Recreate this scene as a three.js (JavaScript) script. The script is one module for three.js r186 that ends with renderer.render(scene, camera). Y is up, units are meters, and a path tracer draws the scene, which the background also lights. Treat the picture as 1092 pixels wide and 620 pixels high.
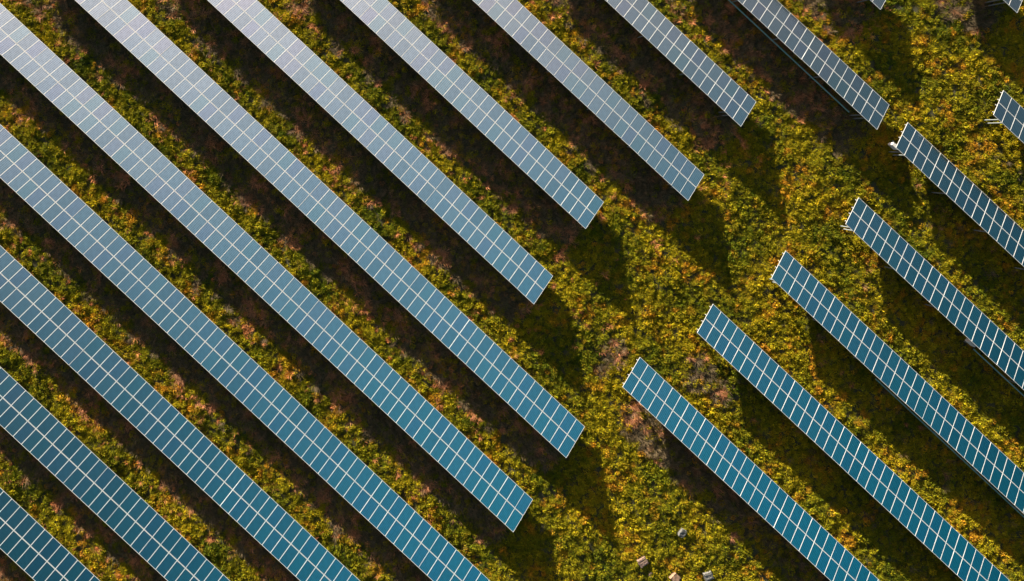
import * as THREE from 'three';
import { mergeGeometries } from 'three/addons/utils/BufferGeometryUtils.js';
import { RoundedBoxGeometry } from 'three/addons/geometries/RoundedBoxGeometry.js';
import { createNoise2D } from 'simplex-noise';

// ---------------------------------------------------------------- camera
const scene = new THREE.Scene();
const renderer = new THREE.WebGLRenderer({ antialias: true });
renderer.setSize(1024, 581);
renderer.toneMapping = THREE.LinearToneMapping;
renderer.toneMappingExposure = 4.5;
renderer.shadowMap.enabled = true;

const LOW = 0.9;                          // height of the tables' low edge
const CAM_Y = 71.8;                       // drone height
const F = 842;                            // focal length in photo pixels
const FOOT = [370.7, 118.6];              // where the drone's plumb line meets the picture
const camera = new THREE.PerspectiveCamera(2 * Math.atan(501.4 / F) * 180 / Math.PI, 1442.6 / 1002.8, 1, 4000);
camera.position.set(0, CAM_Y, 0);
camera.up.set(0, 0, -1);
camera.lookAt(0, 0, 0);
camera.setViewOffset(1442.6, 1002.8, 721.3 - FOOT[0], 501.4 - FOOT[1], 1092, 620);
camera.updateProjectionMatrix();

// ---------------------------------------------------------------- sky and sun
const clamp = (x, a = 0, b = 1) => Math.max(a, Math.min(b, x));
const smooth = (a, b, x) => { const t = clamp((x - a) / (b - a)); return t * t * (3 - 2 * t); };
const ELEV = 11.9 * Math.PI / 180;
const SUN = new THREE.Vector3(-0.496 * Math.cos(ELEV), Math.sin(ELEV), -0.868 * Math.cos(ELEV)).normalize();
function skyTexture() {
  const W = 512, H = 256, d = new Float32Array(W * H * 4), v = new THREE.Vector3();
  for (let j = 0; j < H; j++) for (let i = 0; i < W; i++) {
    const el = ((j + 0.5) / H - 0.5) * Math.PI, az = ((i + 0.5) / W - 0.5) * 2 * Math.PI;
    v.set(Math.cos(el) * Math.cos(az), Math.sin(el), Math.cos(el) * Math.sin(az));
    const c = Math.max(-1, Math.min(1, v.dot(SUN)));
    const y = Math.max(0, v.y);
    const deg = Math.acos(c) * 180 / Math.PI;
    const toward = deg < 40 ? 1 + 0.4 * ((40 - deg) / 40) ** 2 : Math.exp(-(((deg - 40) / 31) ** 2));   // evening haze on the sun's side
    const haze = toward * Math.exp(-((y / 0.78) ** 5));                                                 // it lies low, the zenith is clear
    const air = 0.14 + 0.92 * Math.exp(-(((y - 0.68) / 0.40) ** 2)) - 0.30 * smooth(0.82, 1, y);
    const r = 0.0013 * air + 0.40 * haze, g = 0.047 * air + 0.255 * haze, b = 0.068 * air + 0.208 * haze;
    d.set([r, g, b, 1], (j * W + i) * 4);
  }
  const t = new THREE.DataTexture(d, W, H, THREE.RGBAFormat, THREE.FloatType);
  t.mapping = THREE.EquirectangularReflectionMapping;
  t.magFilter = t.minFilter = THREE.LinearFilter;
  t.wrapS = THREE.RepeatWrapping;
  t.needsUpdate = true;
  return t;
}
scene.background = skyTexture();
scene.environment = scene.background;

const sun = new THREE.DirectionalLight(new THREE.Color().setRGB(1.0, 0.86, 0.66), 5);
sun.position.copy(SUN).multiplyScalar(200).add(new THREE.Vector3(15, 0, 16));
sun.target.position.set(15, 0, 16);
sun.castShadow = true;
sun.shadow.mapSize.set(4096, 4096);
Object.assign(sun.shadow.camera, { left: -75, right: 75, top: 75, bottom: -75, near: 1, far: 500 });
scene.add(sun, sun.target);

// ---------------------------------------------------------------- helpers
function mulberry(a) { return () => { a |= 0; a = a + 0x6D2B79F5 | 0; let t = Math.imul(a ^ a >>> 15, 1 | a); t = t + Math.imul(t ^ t >>> 7, 61 | t) ^ t; return ((t ^ t >>> 14) >>> 0) / 4294967296; }; }
const rnd = mulberry(20231);
const noiseA = createNoise2D(mulberry(5)), noiseB = createNoise2D(mulberry(77)), noiseC = createNoise2D(mulberry(913));
const taken = {};
const numbered = (n) => { const k = taken[n] = (taken[n] ?? -1) + 1; return k ? `${n}_${String(k).padStart(3, '0')}` : n; };
function tag(o, label, category, group, kind) {
  if (label) o.userData.label = label;
  if (category) o.userData.category = category;
  if (group) o.userData.group = group;
  if (kind) o.userData.kind = kind;
  return o;
}
function mesh(name, geometry, material, parent) {
  const m = new THREE.Mesh(geometry, material);
  m.name = name; m.castShadow = m.receiveShadow = true;
  parent.add(m);
  return m;
}
function box(w, h, d, x = 0, y = 0, z = 0) { return new THREE.BoxGeometry(w, h, d).translate(x, y, z); }
const rgb = (r, g, b) => new THREE.Color().setRGB(r, g, b);

// metres on the field: A runs along the rows, B runs across them towards the side the modules face
const S = 1.01 / 12.0;                    // metres per photo pixel at the low edges
const TURN = 42.984 * Math.PI / 180, CU = Math.cos(TURN), SU = Math.sin(TURN);
const A0 = FOOT[0] * CU + FOOT[1] * SU, B0 = FOOT[0] * SU - FOOT[1] * CU;
const toAB = (x, z) => [x * CU + z * SU, x * SU - z * CU];
const fromAB = (a, b) => [a * CU + b * SU, a * SU - b * CU];
const PITCH = 94.6 * S, ROW_B = (-2.5 - B0) * S;      // row spacing, B of row 0's low edge

const MODULE_W = 1.002, MODULE_L = 1.65, STEP = 1.01, MID_GAP = 0.022, TILT = 25 * Math.PI / 180;
const SLOPE = MODULE_L * 2 + MID_GAP;
const HIGH_Z = SLOPE * Math.cos(TILT), HIGH_Y = LOW + SLOPE * Math.sin(TILT);

// rows: [index across the field, A of the start, A of the end] (photo pixels along the row)
const rows = [
  { k: -4, end: 600, anchor: 'start', at: 300, label: 'solar panel row cut off by the bottom left corner, the lowest one' },
  { k: -3, at: 190, end: 700, label: 'solar panel row second from the bottom left corner' },
  { k: -2, at: 100, end: 800, label: 'solar panel row third from the bottom left corner, running out of the bottom edge' },
  { k: -1, at: 0, end: 900, label: 'longest solar panel row, fourth from the bottom left corner' },
  { k: 0, at: -100, end: 779.4, label: 'solar panel row starting in the top left corner, free end lowest' },
  { k: 1, at: -45, end: 766.9, label: 'solar panel row of the left block with the second lowest free end' },
  { k: 2, at: 50, end: 632.5, label: 'solar panel row with the palest glare at the top edge, ending left of the clearing' },
  { k: 3, at: 150, end: 618.3, label: 'solar panel row ending at the middle of the clearing, right of the palest row' },
  { k: 4, at: 250, end: 676.7, label: 'solar panel row ending above the clearing, left of the short top row' },
  { k: 5, at: 350, end: 664.2, label: 'short solar panel row at the top, left of the row with a rail' },
  { k: 6, at: 450, end: 770.5, rail: [460, 745], label: 'top right solar panel row with a thin teal rail along its shaded side' },
  { k: 7, at: 560, end: 687.7, label: 'tip of a solar panel row just poking in at the top edge, right of centre' },
  { k: 8, at: 690, end: 794.5, label: 'corner of a solar panel row with two legs in the top right corner' },
  { k: 2, start: 759.2, to: 1200, label: 'lowest solar panel row of the right block, its free end nearest the picture centre' },
  { k: 3, start: 777.6, to: 1260, label: 'second lowest solar panel row of the right block' },
  { k: 4, start: 795.6, to: 1260, rail: [960, 1240], label: 'third lowest solar panel row of the right block, leaving through the right edge' },
  { k: 5, start: 813.8, to: 1200, rail: [1015, 1190], label: 'fourth solar panel row of the right block with a white box beneath its shaded edge' },
  { k: 6, start: 797.7, to: 1100, label: 'fifth solar panel row of the right block with a pale box at its free end' },
  { k: 7, start: 849, to: 1040, label: 'short solar panel row at the right edge, topmost of the right block' },
];
for (const r of rows) {
  r.b = ROW_B + r.k * PITCH;
  if (r.start !== undefined) { r.a0 = (r.start - A0) * S; r.n = Math.round((r.to - r.start) / 12); r.a1 = r.a0 + r.n * STEP; }
  else { r.a1 = (r.end - A0) * S; r.n = Math.round((r.end - r.at) / 12); r.a0 = r.a1 - r.n * STEP; }
}

// ---------------------------------------------------------------- materials
function canvasTexture(w, h, draw, srgb = true) {
  const data = new Uint8Array(w * h * 4);
  for (let j = 0; j < h; j++) for (let i = 0; i < w; i++) {
    const [r, g, b] = draw(i, j);
    const o = (j * w + i) * 4; data[o] = clamp(r) * 255; data[o + 1] = clamp(g) * 255; data[o + 2] = clamp(b) * 255; data[o + 3] = 255;
  }
  const t = new THREE.DataTexture(data, w, h, THREE.RGBAFormat);
  t.magFilter = THREE.LinearFilter; t.minFilter = THREE.LinearMipmapLinearFilter; t.generateMipmaps = true;
  t.wrapS = t.wrapT = THREE.RepeatWrapping;
  if (srgb) t.colorSpace = THREE.SRGBColorSpace;
  t.needsUpdate = true;
  return t;
}
// polycrystalline cells, 6 by 10, with pale gaps, two bus bars a cell and crystal grain
function cellTexture(seed, grey) {
  const r = mulberry(seed), W = 240, H = 400, tone = [];
  for (let i = 0; i < 60; i++) tone.push(0.95 + 0.10 * r());
  const nz = createNoise2D(mulberry(seed + 1));
  return canvasTexture(W, H, (i, j) => {
    const mx = 2, cx = (i - mx) / (W - 2 * mx) * 6, cy = (j - mx) / (H - 2 * mx) * 10;
    if (cx < 0 || cy < 0 || cx >= 6 || cy >= 10) return grey ? [0, 0, 0] : [0.55, 0.58, 0.6];
    const fx = cx - Math.floor(cx), fy = cy - Math.floor(cy);
    if (fx < 0.085 || fx > 0.915 || fy < 0.03 || fy > 0.97) return grey ? [1, 1, 1] : [1, 1, 1];
    if (grey) return [1, 1, 1];
    const t = tone[Math.floor(cx) + 6 * Math.floor(cy)] * (1 + 0.05 * nz(i * 0.11, j * 0.11) + 0.05 * nz(i * 0.3, j * 0.3));
    return [0.71 * t, 0.80 * t, 0.845 * t];
  }, !grey);
}
const cellMaterials = [];
{
  const maps = [cellTexture(11), cellTexture(12), cellTexture(13)], metal = cellTexture(11, true);
  const tints = [[1, 1, 1], [0.95, 0.96, 0.98], [1.04, 1.02, 1.0], [1.07, 0.97, 1.0], [0.93, 1.01, 0.98], [1.0, 0.95, 1.02], [0.9, 0.9, 0.9]];
  tints.forEach((c, i) => cellMaterials.push(new THREE.MeshPhysicalMaterial({
    name: 'module_glass', map: maps[i % 3], color: rgb(...c), metalness: 1, metalnessMap: metal, roughness: 0.1, clearcoat: 1, clearcoatRoughness: 0.04, ior: 1.5,
  })));
}
const frameMaterial = new THREE.MeshStandardMaterial({ name: 'frame_aluminium', color: rgb(0.46, 0.48, 0.50), roughness: 0.5, metalness: 0.15 });
const whiteMaterial = new THREE.MeshStandardMaterial({ name: 'white_powder_coat', color: rgb(0.46, 0.48, 0.49), roughness: 0.5 });
const railMaterial = new THREE.MeshStandardMaterial({ name: 'teal_rail', color: rgb(0.16, 0.34, 0.34), roughness: 0.5 });
const steelMaterial = new THREE.MeshStandardMaterial({ name: 'galvanised_steel', color: rgb(0.15, 0.18, 0.19), roughness: 0.7, metalness: 0.3 });

// ---------------------------------------------------------------- ground
const groundHeight = (x, z) => 0.10 * noiseA(x / 9, z / 9) + 0.05 * noiseB(x / 3.1, z / 3.1) + 0.075 * noiseC(x / 1.55 + 50, z / 1.55) - 0.09;
{
  const xs = [], zs = [];
  const axis = (lo, hi, step, out) => {
    for (const d of [1500, 800, 400, 200, 110, 60, 30, 14, 6]) out.push(lo - d);
    for (let v = lo; v <= hi + 1e-6; v += step) out.push(v);
    for (const d of [6, 14, 30, 60, 110, 200, 400, 800, 1500]) out.push(hi + d);
  };
  axis(-42, 72, 0.32, xs); axis(-20, 54, 0.32, zs);
  const pos = [], uv = [], idx = [], near = (x, z) => (1 - smooth(0, 60, Math.max(-42 - x, x - 72, -20 - z, z - 54)));
  for (const z of zs) for (const x of xs) { pos.push(x, groundHeight(x, z) * near(x, z), z); uv.push(x, -z); }
  const nx = xs.length;
  for (let j = 0; j < zs.length - 1; j++) for (let i = 0; i < nx - 1; i++) { const a = j * nx + i; idx.push(a, a + nx, a + 1, a + 1, a + nx, a + nx + 1); }
  const g = new THREE.BufferGeometry();
  g.setAttribute('position', new THREE.Float32BufferAttribute(pos, 3));
  g.setAttribute('uv', new THREE.Float32BufferAttribute(uv, 2));
  g.setIndex(idx); g.computeVertexNormals();
  const n1 = createNoise2D(mulberry(31));
  const tile = (x, y, s, W) => { // wraps over W pixels
    const fx = x / W, fy = y / W;
    const v = (a, b) => n1(a * s, b * s);
    return v(fx, fy) * (1 - fx) * (1 - fy) + v(fx - 1, fy) * fx * (1 - fy) + v(fx, fy - 1) * (1 - fx) * fy + v(fx - 1, fy - 1) * fx * fy;
  };
  const map = canvasTexture(512, 512, (i, j) => {
    const a = tile(i, j, 6, 512), b = tile(i, j, 25, 512), c = tile(i, j, 90, 512);
    const t = 0.5 + 0.35 * a + 0.3 * b + 0.3 * c;
    return [0.15 + 0.10 * t, 0.15 + 0.09 * t, 0.09 + 0.05 * t];
  });
  map.repeat.set(1 / 7, 1 / 7);
  tag(mesh('ground', g, new THREE.MeshStandardMaterial({ name: 'soil_and_litter', map, roughness: 1 }), scene), 'dark soil and plant litter of the sloping field under the undergrowth', 'ground', null, 'structure');
}

// ---------------------------------------------------------------- solar panel rows
const FRAME = 0.022, THICK = 0.038;
const glassGeometry = box(MODULE_W - 2 * FRAME + 0.004, 0.03, MODULE_L - 2 * FRAME + 0.004);
const frameGeometry = mergeGeometries([
  box(MODULE_W, THICK, FRAME, 0, 0, -(MODULE_L - FRAME) / 2), box(MODULE_W, THICK, FRAME, 0, 0, (MODULE_L - FRAME) / 2),
  box(FRAME, THICK, MODULE_L - 2 * FRAME, -(MODULE_W - FRAME) / 2, 0, 0), box(FRAME, THICK, MODULE_L - 2 * FRAME, (MODULE_W - FRAME) / 2, 0, 0)]);
{ // uv of the glass: top face 0..1
  const p = glassGeometry.attributes.position, uv = glassGeometry.attributes.uv;
  for (let i = 0; i < p.count; i++) uv.setXY(i, p.getX(i) / (MODULE_W - 2 * FRAME) + 0.5, p.getZ(i) / (MODULE_L - 2 * FRAME) + 0.5);
}
const alongSlope = (s, up = 0) => [LOW + s * Math.sin(TILT) + up * Math.cos(TILT), s * Math.cos(TILT) - up * Math.sin(TILT)];  // [y, z] at s metres up the slope
function bar(p, q, w, d) { // a bar from p to q, w wide along the row and d deep
  const a = new THREE.Vector3(...p), b = new THREE.Vector3(...q), dir = b.clone().sub(a), len = dir.length();
  dir.normalize();
  const g = new THREE.BoxGeometry(w, len, d);
  const X = new THREE.Vector3(1, 0, 0).addScaledVector(dir, -dir.x).normalize(), Z = X.clone().cross(dir);
  g.applyMatrix4(new THREE.Matrix4().makeBasis(X, dir, Z)).translate(...a.add(b).multiplyScalar(0.5).toArray());
  return g;
}
const yz = (x, s, up) => { const [y, z] = alongSlope(s, up); return [x, y, z]; };
const rafterGeometry = bar(yz(0, 0.25, -0.16), yz(0, SLOPE - 0.3, -0.16), 0.07, 0.09);
const frontPostGeometry = bar([0, -0.5, HIGH_Z * 0.22], yz(0, SLOPE * 0.22, -0.18), 0.09, 0.09);
const rearPostGeometry = bar([0, -0.45, HIGH_Z - 0.30], yz(0, SLOPE - 0.55, -0.2), 0.08, 0.08);

const rowRandom = mulberry(404);
for (const r of rows) {
  const o = new THREE.Group();
  o.name = numbered('solar_panel_row');
  const [x, z] = fromAB(r.a0, r.b);
  o.position.set(x, 0, z); o.rotation.y = -TURN;
  tag(o, r.label, 'solar row', r.start === undefined ? 'solar panel rows of the left block' : 'solar panel rows of the right block');
  scene.add(o);
  const len = r.n * STEP;
  let lift = 0, lean = 0, yaw = 0;
  for (let c = 0; c < r.n; c++) for (let t = 0; t < 2; t++) {
    if (c % 18 === 0 && t === 0) { lift = (rowRandom() - 0.5) * 0.035; lean = (rowRandom() - 0.5) * 0.012; yaw = (rowRandom() - 0.5) * 0.008 + (r.k === 4 && r.start === undefined && c < 36 && c > 16 ? 0.016 : 0); }   // tables of 18 columns
    const [y, zz] = alongSlope(MODULE_L / 2 + t * (MODULE_L + MID_GAP), lift + (rowRandom() - 0.5) * 0.006 + (t ? 1 : -1) * Math.sin(lean) * MODULE_L / 2);
    const m = mesh('solar_module', glassGeometry, cellMaterials[Math.floor(rowRandom() ** 1.3 * cellMaterials.length)], o);
    m.position.set((c + 0.5) * STEP + (rowRandom() - 0.5) * 0.003, y, zz);
    m.rotation.x = -TILT - lean + (rowRandom() - 0.5) * 0.009;
    m.rotation.z = yaw + (rowRandom() - 0.5) * 0.009;
    mesh('frame', frameGeometry, frameMaterial, m);
  }
  for (const s of [0.36, 1.30, 2.03, 2.97]) {            // purlins stick out a little at both ends
    const [y, zz] = alongSlope(s, -0.078);
    const p = mesh('purlin', new THREE.BoxGeometry(len + 0.20, 0.07, 0.05), frameMaterial, o);
    p.position.set(len / 2, y, zz); p.rotation.x = -TILT;
  }
  const spots = [];
  const first = r.start === undefined ? len - 1.5 : 1.5, dir = r.start === undefined ? -1 : 1;
  spots.push(first, first - dir * 0.42);
  for (let p = first + dir * 5; p > 0.3 && p < len - 0.3; p += dir * 5) spots.push(p);
  for (const px of spots) {
    for (const [n, g] of [['rafter', rafterGeometry], ['front_post', frontPostGeometry], ['rear_post', rearPostGeometry]]) mesh(n, g, steelMaterial, o).position.x = px;
  }
  if (r.rail) {                                          // cable rail slung low between the rear posts
    const [p, q] = r.rail.map((v) => (v - A0) * S - r.a0);
    const rail = mesh('cable_rail', new THREE.BoxGeometry(q - p, 0.05, 0.09), railMaterial, o);
    rail.position.set((p + q) / 2, 0.80, HIGH_Z - 0.12);
  }
}

// string inverters hung on the rear posts
function inverter(a, b, y, label) {
  const o = new THREE.Group(); o.name = numbered('inverter'); scene.add(o);
  const [x, z] = fromAB(a, b);
  o.position.set(x, y, z); o.rotation.y = -TURN;
  tag(o, label, 'inverter', 'inverters hung under the rows');
  mesh('housing', new RoundedBoxGeometry(0.72, 0.55, 0.26, 2, 0.03).translate(0, 0.275, 0), whiteMaterial, o);
  mesh('lid', new RoundedBoxGeometry(0.64, 0.36, 0.03, 1, 0.012).translate(0, 0.34, 0.135), whiteMaterial, o);
  for (let i = 0; i < 8; i++) mesh('cooling_fin', box(0.012, 0.44, 0.06, -0.28 + i * 0.08, 0.28, -0.155), steelMaterial, o);
  mesh('hanger', box(0.9, 0.05, 0.03, 0, 0.46, -0.2), steelMaterial, o);
  for (const s of [-0.2, 0, 0.2]) mesh('cable_gland', new THREE.CylinderGeometry(0.02, 0.02, 0.08, 8).translate(s, -0.035, 0), steelMaterial, o);
}
inverter(54.9, 22.85, 0.95, 'white inverter box under the fourth row of the right block, near the right edge');
inverter(37.85, 31.0, 0.95, 'pale inverter box at the free end of the fifth row of the right block');

// ---------------------------------------------------------------- undergrowth
function leafClump(r, n, R, Hh, L, Wd) {
  const pos = [], col = [], v = new THREE.Vector3(), d = new THREE.Vector3(), side = new THREE.Vector3(), up = new THREE.Vector3();
  for (let i = 0; i < n; i++) {
    const az = r() * Math.PI * 2, rr = Math.sqrt(r()) * R, dome = Math.sqrt(Math.max(0, 1 - (rr / R) ** 2 * 0.85));
    v.set(Math.cos(az) * rr, Hh * dome * (0.45 + 0.55 * r()), Math.sin(az) * rr);
    const a2 = az + (r() - 0.5) * 2.2, pitch = (r() - 0.4) * 2.0;
    d.set(Math.cos(a2) * Math.cos(pitch), Math.sin(pitch), Math.sin(a2) * Math.cos(pitch));
    side.set(-Math.sin(a2), (r() - 0.5) * 1.8, Math.cos(a2)).normalize();
    up.copy(side).cross(d).normalize(); if (up.y < 0) up.negate();
    const l = L * (0.6 + 0.8 * r()), w = Wd * (0.6 + 0.8 * r());
    const base = v.clone().addScaledVector(d, -l * 0.5), tip = v.clone().addScaledVector(d, l * 0.5).addScaledVector(up, -l * 0.15);
    const p1 = v.clone().addScaledVector(side, w / 2).addScaledVector(up, w * 0.18), p2 = v.clone().addScaledVector(side, -w / 2).addScaledVector(up, w * 0.18);
    const t = 0.65 + 0.7 * r(), h = (r() - 0.5) * 0.35;
    for (const q of [base, p1, tip, base, tip, p2]) { pos.push(q.x, q.y, q.z); col.push(t * (1 + h), t, t * (1 - h * 0.5)); }
  }
  const g = new THREE.BufferGeometry();
  g.setAttribute('position', new THREE.Float32BufferAttribute(pos, 3));
  g.setAttribute('color', new THREE.Float32BufferAttribute(col, 3));
  g.computeVertexNormals();
  return g;
}
function stalkTuft(r, n, R, L, Wd, arch) {
  const pos = [], col = [];
  for (let i = 0; i < n; i++) {
    const az = r() * Math.PI * 2, b = r() * R, a2 = az + (r() - 0.5) * 1.5, l = L * (0.5 + r() * 0.7), w = Wd * (0.6 + 0.8 * r()), lean = 0.35 + r() * 0.8;
    const bx = Math.cos(az) * b, bz = Math.sin(az) * b, t = 0.6 + 0.8 * r(), sx = -Math.sin(a2) * w / 2, sz = Math.cos(a2) * w / 2;
    let px = bx, py = 0, pz = bz, el = Math.PI / 2 - lean * 0.5;
    for (let k = 0; k < 3; k++) {
      const q = l / 3, nxp = px + Math.cos(a2) * Math.cos(el) * q, nyp = py + Math.sin(el) * q, nzp = pz + Math.sin(a2) * Math.cos(el) * q, s0 = 1 - k / 3.3, s1 = 1 - (k + 1) / 3.3;
      const A = [px + sx * s0, py, pz + sz * s0], B = [px - sx * s0, py, pz - sz * s0], C = [nxp + sx * s1, nyp, nzp + sz * s1], D = [nxp - sx * s1, nyp, nzp - sz * s1];
      for (const q2 of [A, C, B, B, C, D]) { pos.push(...q2); col.push(t, t, t); }
      px = nxp; py = nyp; pz = nzp; el -= lean * arch;
    }
  }
  const g = new THREE.BufferGeometry();
  g.setAttribute('position', new THREE.Float32BufferAttribute(pos, 3));
  g.setAttribute('color', new THREE.Float32BufferAttribute(col, 3));
  g.computeVertexNormals();
  return g;
}
const vr = mulberry(8080);
const leafMaterial = new THREE.MeshPhysicalMaterial({ name: 'leaf', vertexColors: true, color: rgb(1, 1, 1), roughness: 0.9, specularIntensity: 0.15, side: THREE.DoubleSide, transmission: 0.3, thickness: 0 });
const dryMaterial = new THREE.MeshStandardMaterial({ name: 'dry_stalk', vertexColors: true, color: rgb(1, 1, 1), roughness: 0.95, side: THREE.DoubleSide });
const kinds = {
  leaf: { geo: [0, 1, 2, 3].map(() => leafClump(vr, 40, 0.26, 0.25, 0.14, 0.08)), list: [[], [], [], []] },
  grass: { geo: [0, 1, 2].map(() => stalkTuft(vr, 34, 0.20, 0.36, 0.032, 0.6)), list: [[], [], []] },
  dry: { geo: [0, 1, 2].map(() => stalkTuft(vr, 26, 0.22, 0.58, 0.024, 0.75)), list: [[], [], []] },
};
// share of dry growth: behind the raised edges of the rows, and in patches of the clearing
const dryPatches = [[655, 374, 18], [690, 452, 16], [745, 398, 22], [768, 420, 15], [708, 480, 20], [740, 500, 14], [640, 395, 10], [722, 470, 14], [757, 535, 9], [775, 545, 9]].map(([px, py, r]) => [(px - FOOT[0]) * S * 1.0127, (py - FOOT[1]) * S * 1.0127, r * S]);
function dryness(x, z) {
  const [a, b] = toAB(x, z);
  let d = 0;
  for (const r of rows) {
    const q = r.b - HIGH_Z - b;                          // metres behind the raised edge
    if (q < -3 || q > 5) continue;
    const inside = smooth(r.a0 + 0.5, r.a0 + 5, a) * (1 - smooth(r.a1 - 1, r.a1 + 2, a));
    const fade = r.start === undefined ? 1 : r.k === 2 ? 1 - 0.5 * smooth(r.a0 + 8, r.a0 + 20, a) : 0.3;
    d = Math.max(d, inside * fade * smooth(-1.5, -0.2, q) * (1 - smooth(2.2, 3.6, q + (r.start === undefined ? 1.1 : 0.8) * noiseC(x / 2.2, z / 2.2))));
  }
  for (const [px, pz, r] of dryPatches) d = Math.max(d, 0.66 * (1 - smooth(0.5 * r, 1.5 * r, Math.hypot(x - px, z - pz))));
  return d;
}
{
  const X0 = -39, X1 = 69, Z0 = -17, Z1 = 51, cell = 0.25;
  const col = new THREE.Color();
  const put = (kind, x, z, s, hs, c) => {
    const set = kinds[kind], i = Math.floor(rnd() * set.list.length);
    set.list[i].push([x, groundHeight(x, z) - 0.015, z, s, hs, rnd() * Math.PI * 2, (rnd() - 0.5) * 0.35, (rnd() - 0.5) * 0.35, c]);
  };
  for (let z = Z0; z < Z1; z += cell) for (let x = X0; x < X1; x += cell) {
    const px = x + (rnd() - 0.5) * cell * 1.2, pz = z + (rnd() - 0.5) * cell * 1.2;
    const coarse = noiseA(px / 7.5 + 40, pz / 7.5), mid = noiseB(px / 1.9, pz / 1.9), fine = noiseC(px / 0.62, pz / 0.62);
    const d = dryness(px, pz) + 0.2 * mid + 0.22 * fine;
    if (d > 0.5 && rnd() < 0.72) {
      if (rnd() < 0.12) continue;
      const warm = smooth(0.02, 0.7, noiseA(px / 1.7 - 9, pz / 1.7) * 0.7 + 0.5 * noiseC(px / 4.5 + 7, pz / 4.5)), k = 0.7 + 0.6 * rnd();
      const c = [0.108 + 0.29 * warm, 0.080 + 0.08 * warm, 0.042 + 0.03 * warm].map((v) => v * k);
      put(rnd() < 0.6 ? 'dry' : 'grass', px, pz, 0.75 + 0.6 * rnd(), 0.75 + 0.5 * rnd(), c);
      continue;
    }
    // rusty dead tufts scattered where the scrub behind the left rows meets the leafy growth
    if (d > 0.16 && d < 0.95 && toAB(px, pz)[0] < 31 && rnd() < 0.75 * smooth(0.05, 0.5, noiseB(px / 1.3 + 31, pz / 1.3) + 0.35 * coarse)) {
      const k = 0.75 + 0.5 * rnd();
      put(rnd() < 0.6 ? 'dry' : 'leaf', px, pz, 0.7 + 0.4 * rnd(), 0.7 + 0.4 * rnd(), [0.46 * k, 0.185 * k, 0.065 * k]);
      continue;
    }
    // leafy growth: clumps swell and thin out
    const vigour = 0.5 + 0.34 * mid + 0.6 * fine;
    if (vigour < 0.2 && rnd() < 0.85) continue;
    const orange = smooth(0.22, 0.8, noiseB(px / 3.1 + 60, pz / 3.1) * 0.6 + 0.55 * noiseC(px / 0.8 + 13, pz / 0.8) + 0.25 * coarse);
    const yellow = clamp(0.42 + 0.4 * coarse + 0.35 * fine + 0.35 * (rnd() - 0.5));
    const k = 0.75 + 0.5 * rnd();
    let c = [0.07 + 0.275 * yellow, 0.104 + 0.17 * yellow, 0.004 + 0.002 * yellow];
    const oc = [0.44, 0.20, 0.015];
    c = c.map((v, i) => (v + (oc[i] - v) * orange * 0.8) * k);
    put(rnd() < 0.62 ? 'leaf' : 'grass', px, pz, (0.55 + 0.65 * clamp(vigour)) * (0.8 + 0.4 * rnd()), (0.45 + 0.95 * clamp(vigour)) * (0.8 + 0.4 * rnd()), c);
  }
  const names = { leaf: ['leafy_undergrowth', 'low leafy green and yellow undergrowth growing between the solar rows', 'undergrowth', leafMaterial], grass: ['grass', 'thin grass blades standing among the leafy undergrowth', 'grass', leafMaterial], dry: ['dry_grass', 'dry brown and pinkish grass stalks along the shaded side of the rows', 'dry grass', dryMaterial] };
  const M = new THREE.Matrix4(), Q = new THREE.Quaternion(), Eu = new THREE.Euler();
  for (const key of Object.keys(kinds)) {
    const [name, label, category, material] = names[key];
    const root = new THREE.Group(); root.name = name; scene.add(root);
    tag(root, label, category, null, 'stuff');
    kinds[key].geo.forEach((g, i) => {
      const list = kinds[key].list[i];
      const im = new THREE.InstancedMesh(g, material, list.length);
      im.name = key === 'leaf' ? 'leaf_clump' : 'tuft'; im.castShadow = im.receiveShadow = true; im.userData.kind = 'stuff';
      list.forEach(([x, y, z, s, hs, ry, rx, rz, c], n) => {
        M.compose(new THREE.Vector3(x, y, z), Q.setFromEuler(Eu.set(rx, ry, rz, 'YXZ')), new THREE.Vector3(s, hs, s));
        im.setMatrixAt(n, M); im.setColorAt(n, col.setRGB(...c));
      });
      root.add(im);
    });
    console.log(key, kinds[key].list.map((l) => l.length).join(' '));
  }
}

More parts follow.
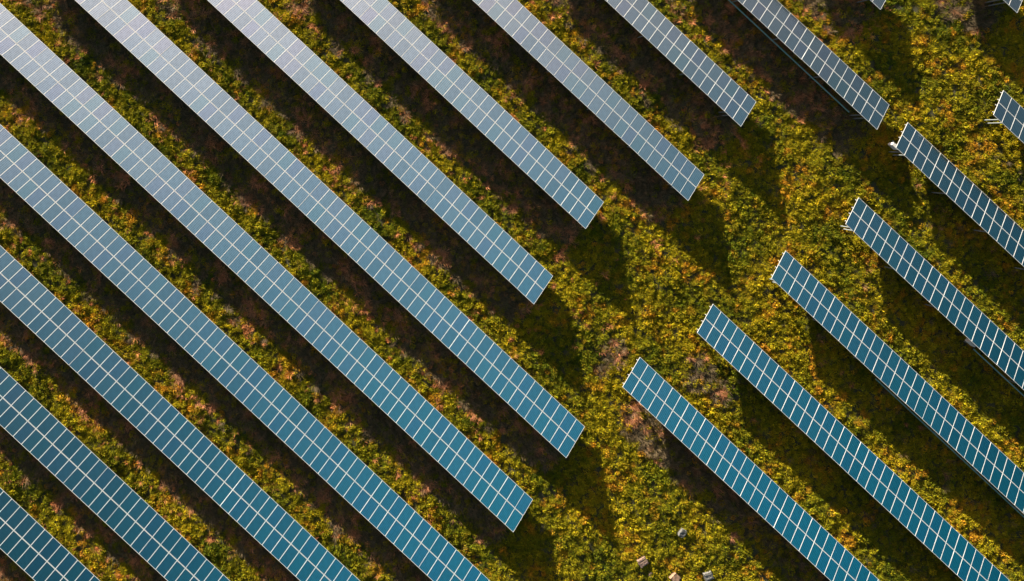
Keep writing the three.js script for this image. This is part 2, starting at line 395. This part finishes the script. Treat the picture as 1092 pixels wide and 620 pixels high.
// ---------------------------------------------------------------- broken concrete lying in the clearing
function rubble(px, py, w, d, h, turn, tint, label, ridges) {
  const x = (px - FOOT[0]) / F * (CAM_Y - 0.3), z = (py - FOOT[1]) / F * (CAM_Y - 0.3);
  const o = new THREE.Group(); o.name = numbered('concrete_block'); scene.add(o);
  o.position.set(x, groundHeight(x, z), z); o.rotation.set(0.06, turn, -0.08); o.scale.setScalar(0.85);
  tag(o, label, 'concrete block', 'broken concrete in the clearing');
  const g = new THREE.BoxGeometry(w, h, d, 6, 3, 6), p = g.attributes.position;
  for (let i = 0; i < p.count; i++) {
    const a = p.getX(i), b = p.getY(i), c = p.getZ(i), n = (q) => noiseB(a * 2.3 + px + q, c * 2.3 + b * 3 + py + q);
    p.setXYZ(i, a * (1 - 0.12 * Math.abs(c) / d) + 0.06 * n(0), b + 0.04 * n(9), c + 0.06 * n(4));
  }
  g.computeVertexNormals(); g.translate(0, h / 2 - 0.05, 0);
  const m = new THREE.MeshStandardMaterial({ name: 'weathered_concrete', map: concreteMap, color: rgb(...tint.map((v) => v * 0.65)), roughness: 0.95 });
  mesh('slab', g, m, o);
  for (let i = 0; i < ridges; i++) mesh('rib', new RoundedBoxGeometry(w * (0.8 - 0.1 * i), 0.07, 0.13, 1, 0.025).rotateY(0.12 * (i - 1)).translate(0.03 * i, h - 0.06, (i - (ridges - 1) / 2) * d / ridges), m, o);
}
const concreteMap = canvasTexture(128, 128, (i, j) => { const t = 0.72 + 0.16 * noiseA(i / 19, j / 19) + 0.12 * noiseB(i / 5, j / 5); return [t, t * 0.97, t * 0.94]; });
rubble(686, 600.5, 1.0, 0.85, 0.4, 0.55, [0.50, 0.36, 0.32], 'pinkish ribbed concrete slab left of the other debris near the bottom edge', 3);
rubble(728.5, 569.5, 0.62, 0.85, 0.42, -0.5, [0.26, 0.29, 0.31], 'small grey concrete block lying highest in the open grass', 2);
rubble(721, 618, 0.85, 0.85, 0.45, 0.8, [0.62, 0.42, 0.30], 'pale tan slab corner cut by the bottom edge', 0);
rubble(756.5, 616, 0.95, 0.9, 0.4, 0.35, [0.33, 0.36, 0.37], 'grey slab at the bottom edge, rightmost of the debris', 2);
rubble(695, 615, 0.32, 0.5, 0.3, -0.3, [0.40, 0.30, 0.28], 'narrow pinkish fragment just below the ribbed slab', 0);

renderer.render(scene, camera);
